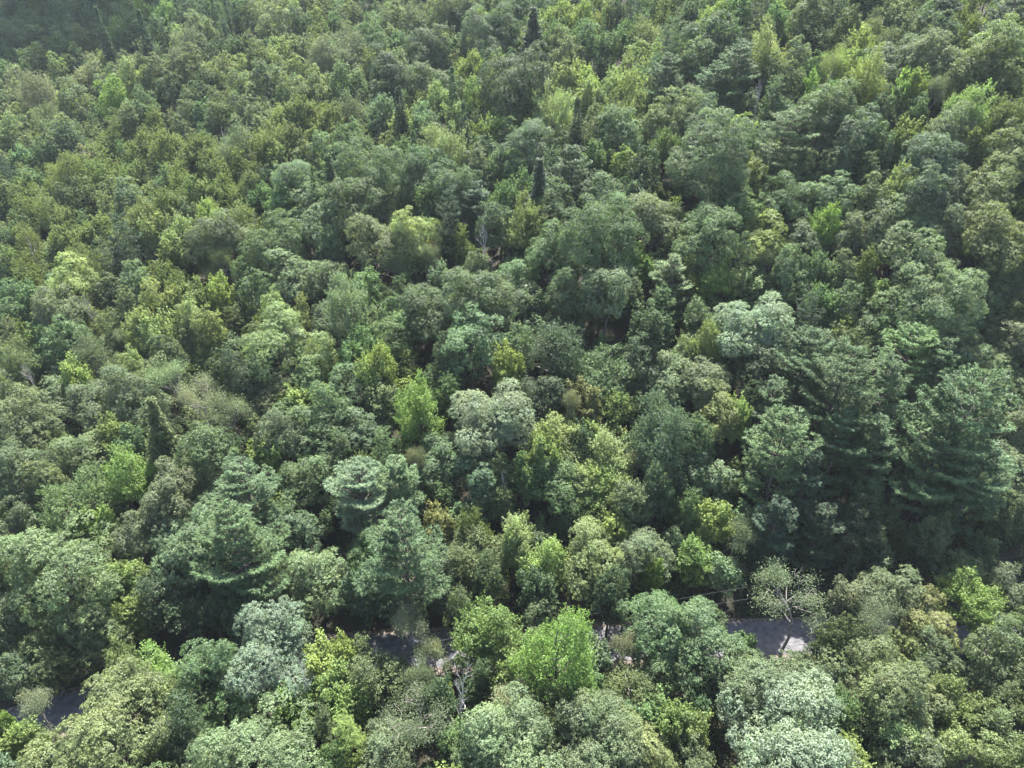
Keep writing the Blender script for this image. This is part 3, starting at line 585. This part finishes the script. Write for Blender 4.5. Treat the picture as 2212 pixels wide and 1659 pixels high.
# a fair-weather cloud high above the far hillside, out of the picture; it shades the far corner of the wood
def cloud(cx, cyy, rx, ry, height, seed):
    base = np.array([cx, cyy, float(ground(cx, cyy)) + 12]); c = base + SUNV * (height / SUNV[2])
    rg = np.random.default_rng(seed); mb = MB()
    for i in range(60):
        a = rg.uniform(0, 6.3); rr = rg.random() ** .5; p = c + np.array([math.cos(a) * rx * rr, math.sin(a) * ry * rr, rg.uniform(-6, 14)])
        r = rg.uniform(.16, .30) * min(rx, ry); th = np.linspace(0, math.pi, 9); ph = np.linspace(0, 2 * math.pi, 17)[:-1]
        T, Ph = np.meshgrid(th, ph, indexing='ij'); k = 1 + .08 * np.sin(5 * Ph + i) * np.sin(T)
        v = p + r * np.stack([np.sin(T) * np.cos(Ph) * k, np.sin(T) * np.sin(Ph) * k, np.cos(T) * .6], -1).reshape(-1, 3)
        ii = np.arange(8)[:, None] * 16; jj = np.arange(16)[None]
        mb.add(v, np.stack([ii + jj, ii + (jj + 1) % 16, ii + 16 + (jj + 1) % 16, ii + 16 + jj], -1).reshape(-1, 4))
    o = bpy.data.objects.new('cloud', mb.mesh('cloud', M_CLOUD, smooth=True)); col.objects.link(o); tag(o, kind='structure')
M_CLOUD = plain_material('cloud_white', (.7, .7, .72), (.85, .85, .86), .02, rough=1)
CLOUDS = ((-160, 276, 82, 48, 700, 1),)
for c in CLOUDS: cloud(*c)

# ------------------------------------------------------------------ labels
DIRS = ('right of', 'above', 'left of', 'below')
def word5(v):
    v = int(round(v * 20)) * 5; ones = {0: '', 5: '-five'}
    tens = {0: 'zero', 10: 'ten', 20: 'twenty', 30: 'thirty', 40: 'forty', 50: 'fifty', 60: 'sixty', 70: 'seventy', 80: 'eighty', 90: 'ninety', 100: 'a hundred'}
    if v in (5, 15): return {5: 'five', 15: 'fifteen'}[v]
    return tens[v // 10 * 10] + ones[v % 10]
def size_word(w, kind):
    if kind in 'PH': return 'tall' if w > 75 else 'small' if w < 36 else 'slim'
    return 'huge' if w > 150 else 'broad' if w > 95 else 'small' if w < 55 else 'medium'
used_labels = set()
def label_for(k, infr):
    t = items[k]; px, py = t[6], t[7]
    look = f"{size_word(t[8], t[4])} {'' if t[4] == 'S' else TONE[t[5]][1] + ' '}{KIND[t[4]][2]}"
    nb = sorted(infr, key=lambda j: math.hypot(items[j][6] - px, items[j][7] - py))[1:14]
    where = f"{word5(px / 2212)} percent across, {word5(py / 1659)} down"
    for j in nb:
        o = items[j]; dx, dy = px - o[6], py - o[7]
        rel = ('right of' if dx > 0 else 'left of') if abs(dx) > abs(dy) else ('below' if dy > 0 else 'above')
        if o[4] == t[4] and o[5] == t[5]: continue
        ol = ('bare dead' if o[4] == 'S' else TONE[o[5]][1]); on = 'pine' if o[4] == 'P' else 'conifer' if o[4] == 'H' else 'one'
        lab = f"{look} {rel} {ol} {on}, {where}"
        if lab not in used_labels and len(lab.replace(',', '').split()) <= 16:
            used_labels.add(lab); return lab
    lab = f"{look}, {where}"
    while lab in used_labels: lab = 'leafy ' + lab
    used_labels.add(lab); return lab

# ------------------------------------------------------------------ which trees stand as things of their own: those that show largest
inpic = [i for i, t in enumerate(items) if -.2 * t[8] < t[6] < 2212 + .2 * t[8] and -.1 * t[8] < t[7] < 1659 + .3 * t[8]]
score = sorted(inpic, key=lambda i: -(items[i][8] * (1.0 if items[i][9] else .55) * (3 if items[i][4] == 'S' else 1.7 if items[i][4] in 'TH' and items[i][9] else 1)))
# a tree hidden behind nearer listed ones shows little: leave those to the mass
THINGS = []
def hidden(i):
    t = items[i]; cnt = 0; pts = [(0, 0), (-.25, -.15), (.25, -.15), (0, -.3), (0, .2)]
    for ax, ay in pts:
        qx, qy = t[6] + ax * t[8], t[7] + ay * t[8]
        for j in THINGS:
            o = items[j]
            if j != i and o[1] < t[1] - .5 and o[4] not in 'ST' and ((qx - o[6]) / (.46 * o[8])) ** 2 + ((qy - o[7]) / (.5 * o[8] * (1.4 if o[4] in 'PH' else 1))) ** 2 < 1: cnt += 1; break
    return cnt >= (4 if t[9] else 3)
for i in score:
    if len(THINGS) >= 300: break
    if (items[i][4] in 'SH' and items[i][9]) or not hidden(i): THINGS.append(i)
THINGSET = set(THINGS)
print('things', len(THINGS), 'smallest px', min(items[i][8] for i in THINGS))

def nearest(lst, D, H=None):
    return min(range(len(lst)), key=lambda i: abs(math.log(lst[i][0] / D)) + (0 if H is None else .5 * abs(math.log(lst[i][1] / H))) + rs.uniform(0, .22))
GROUP = {'pine_tree': 'pine trees of the wood', 'conifer_tree': 'pointed conifers of the wood', 'dead_tree': 'bare dead trees', 'thin_tree': 'thinning trees', 'broadleaf_tree': 'broadleaf trees of the wood'}
def jitter_tone(c):
    g = math.exp(rs.normal(0, .10)); w = rs.normal(0, .035)
    return tuple(float(max(.01, v)) for v in (c[0] * g * (1 + w), c[1] * g, c[2] * g * (1 - w)))
LABELS = []
for i in sorted(THINGS, key=lambda i: items[i][1]):
    x, y, D, H, kind, tone, px, py, w, listed = items[i]
    P = PROTO[kind][nearest(PROTO[kind], D, H)]
    root = bpy.data.objects.new(KIND[kind][0], None); col.objects.link(root); root.empty_display_size = .5
    root.location = (x, y, float(ground(x, y))); root.rotation_euler = (rs.normal(0, .03), rs.normal(0, .03), rs.uniform(0, 6.28))
    a = rs.uniform(.93, 1.07); root.scale = (D / P[0] * a, D / P[0] / a, H / P[1])
    tag(root, label_for(i, THINGS), KIND[kind][1], GROUP[KIND[kind][0]])
    tr = bpy.data.objects.new('trunk', P[2]); col.objects.link(tr); tr.parent = root
    if P[3] is not None:
        cr = bpy.data.objects.new('crown', P[3]); col.objects.link(cr); cr.parent = root; cr.color = (*jitter_tone(np.array(TONE[tone][0]) * (.88 if kind == 'H' else 1)), 1)

# ------------------------------------------------------------------ the rest of the wood as one mass, and the growth on the forest floor
mass = MB(); nm = 0
for i, t in enumerate(items):
    if i in THINGSET: continue
    x, y, D, H, kind, tone = t[:6]
    if kind == 'T': kind = 'B'
    if kind == 'S': continue
    P = MASS[kind][nearest(MASS[kind], D, H)]; src = P[2]
    if not hasattr(src, 'cat'): src.cat = (np.concatenate(src.v), np.concatenate(src.q), np.concatenate(src.a))
    v, q, a = src.cat; rp = D * FPX / project(x, y, float(ground(x, y)) + 8)[2] / 2.16
    if not (-20 < t[6] < 2232 and t[7] < 1700): rp *= .6
    want = min(len(q), int(rp * rp * (6.5 if H > 10 else 3.2) + 900))          # as many leaves as show at its distance
    keep = rs.permutation(len(q))[:want]; vv = v.reshape(-1, 4, 3)[keep]; aa = a.reshape(-1, 4)[keep].ravel()
    m_ = vv.mean(1, keepdims=True); vv = (m_ + (vv - m_) * min(2.0, (len(q) / want) ** .38)).reshape(-1, 3); qq = np.arange(len(vv)).reshape(-1, 4)
    an = rs.uniform(0, 6.28); c_, s_ = math.cos(an), math.sin(an); k = D / P[0]
    W = np.stack([(vv[:, 0] * c_ - vv[:, 1] * s_) * k + x, (vv[:, 0] * s_ + vv[:, 1] * c_) * k + y, vv[:, 2] * H / P[1] + float(ground(x, y))], 1)
    mass.add(W, qq, aa, np.broadcast_to(np.array(jitter_tone(TONE[tone][0]), np.float32), (len(W), 3))); nm += 1
    g = float(ground(x, y)); mass_t = np.array([[x, y, g - 1], [x, y, g + H * .55]])
    if y < 170:
        n0 = len(mass.v); mass.tube(mass_t, [.2, .1], 5, a=.2); mass.c[-1] = np.tile(np.array([.06, .05, .04]), (10, 1))
mo = bpy.data.objects.new('woodland', mass.mesh('woodland', M_LEAF_MASS, colour=True)); col.objects.link(mo)
tag(mo, 'the unbroken wood of smaller trees across the hillside', None, None, 'stuff')
print('mass trees', nm, 'verts', mass.n)

und = MB()
for _ in range(5200):
    x = rs.uniform(-95, 95); y = rs.uniform(15, 150)
    if abs(x) > .8 * y + 25: continue
    s = y - float(road_y(x)); g = float(ground(x, y))
    near = 3.6 < s < 16 or -12 < s < -4.2
    if -4.2 < s < 3.6: continue
    if not near and rs.random() < .45: continue
    r = rs.uniform(.5, 1.5) * (1.25 if near else 1) * (.5 if abs(s) < 7 else 1); K = int(90 * r * r)
    e = rnd_dir(rs, K, -.1); c = np.array([x, y, g + .1]) + e * np.array([r, r, r * rs.uniform(.8, 1.5)]) * rs.uniform(.6, 1.1, (K, 1))
    tone = np.array(jitter_tone(TONE[rs.choice(['dg', 'mg', 'do', 'sg', 'ol', 'mg'])][0]))
    und.leaves(c, unit(e + rs.normal(0, .6, (K, 3))), unit(rs.normal(0, 1, (K, 3))), .26, .18, rs.uniform(0, 1, K), np.tile(tone, (K, 1)))
uo = bpy.data.objects.new('undergrowth', und.mesh('undergrowth', M_LEAF_MASS, colour=True)); col.objects.link(uo)
tag(uo, 'low bushes and saplings on the dark forest floor', None, None, 'stuff')

# ------------------------------------------------------------------ the two overhead wires along the road
def at_height(px, py, z):
    v = ray(px, py); t = (z - ZC) / v[2]; return v * t + np.array([0, 0, ZC])
for name_, pts, z, lab in (('overhead_wire', ((840, 1404), (1140, 1347), (1475, 1297), (1880, 1221)), 8.2, 'upper of two thin overhead wires running along the far side of the road'),
                           ('overhead_wire', ((850, 1412), (1140, 1356), (1575, 1300), (1765, 1271)), 7.0, 'lower of two thin overhead wires running along the far side of the road')):
    p0 = at_height(*pts[0], z); p1 = at_height(*pts[-1], z); d = p1 - p0
    a = p0 - d * .16; bb = p1 + d * .9; t = np.linspace(0, 1, 60)[:, None]; line = a + (bb - a) * t
    line[:, 2] += 1.6 * (t[:, 0] - .35) ** 2
    mb = MB(); mb.tube(line, .012, 6); o = bpy.data.objects.new(name_, mb.mesh(name_, M_WIRE, smooth=True)); col.objects.link(o)
    tag(o, lab, 'wire', 'overhead wires along the road')
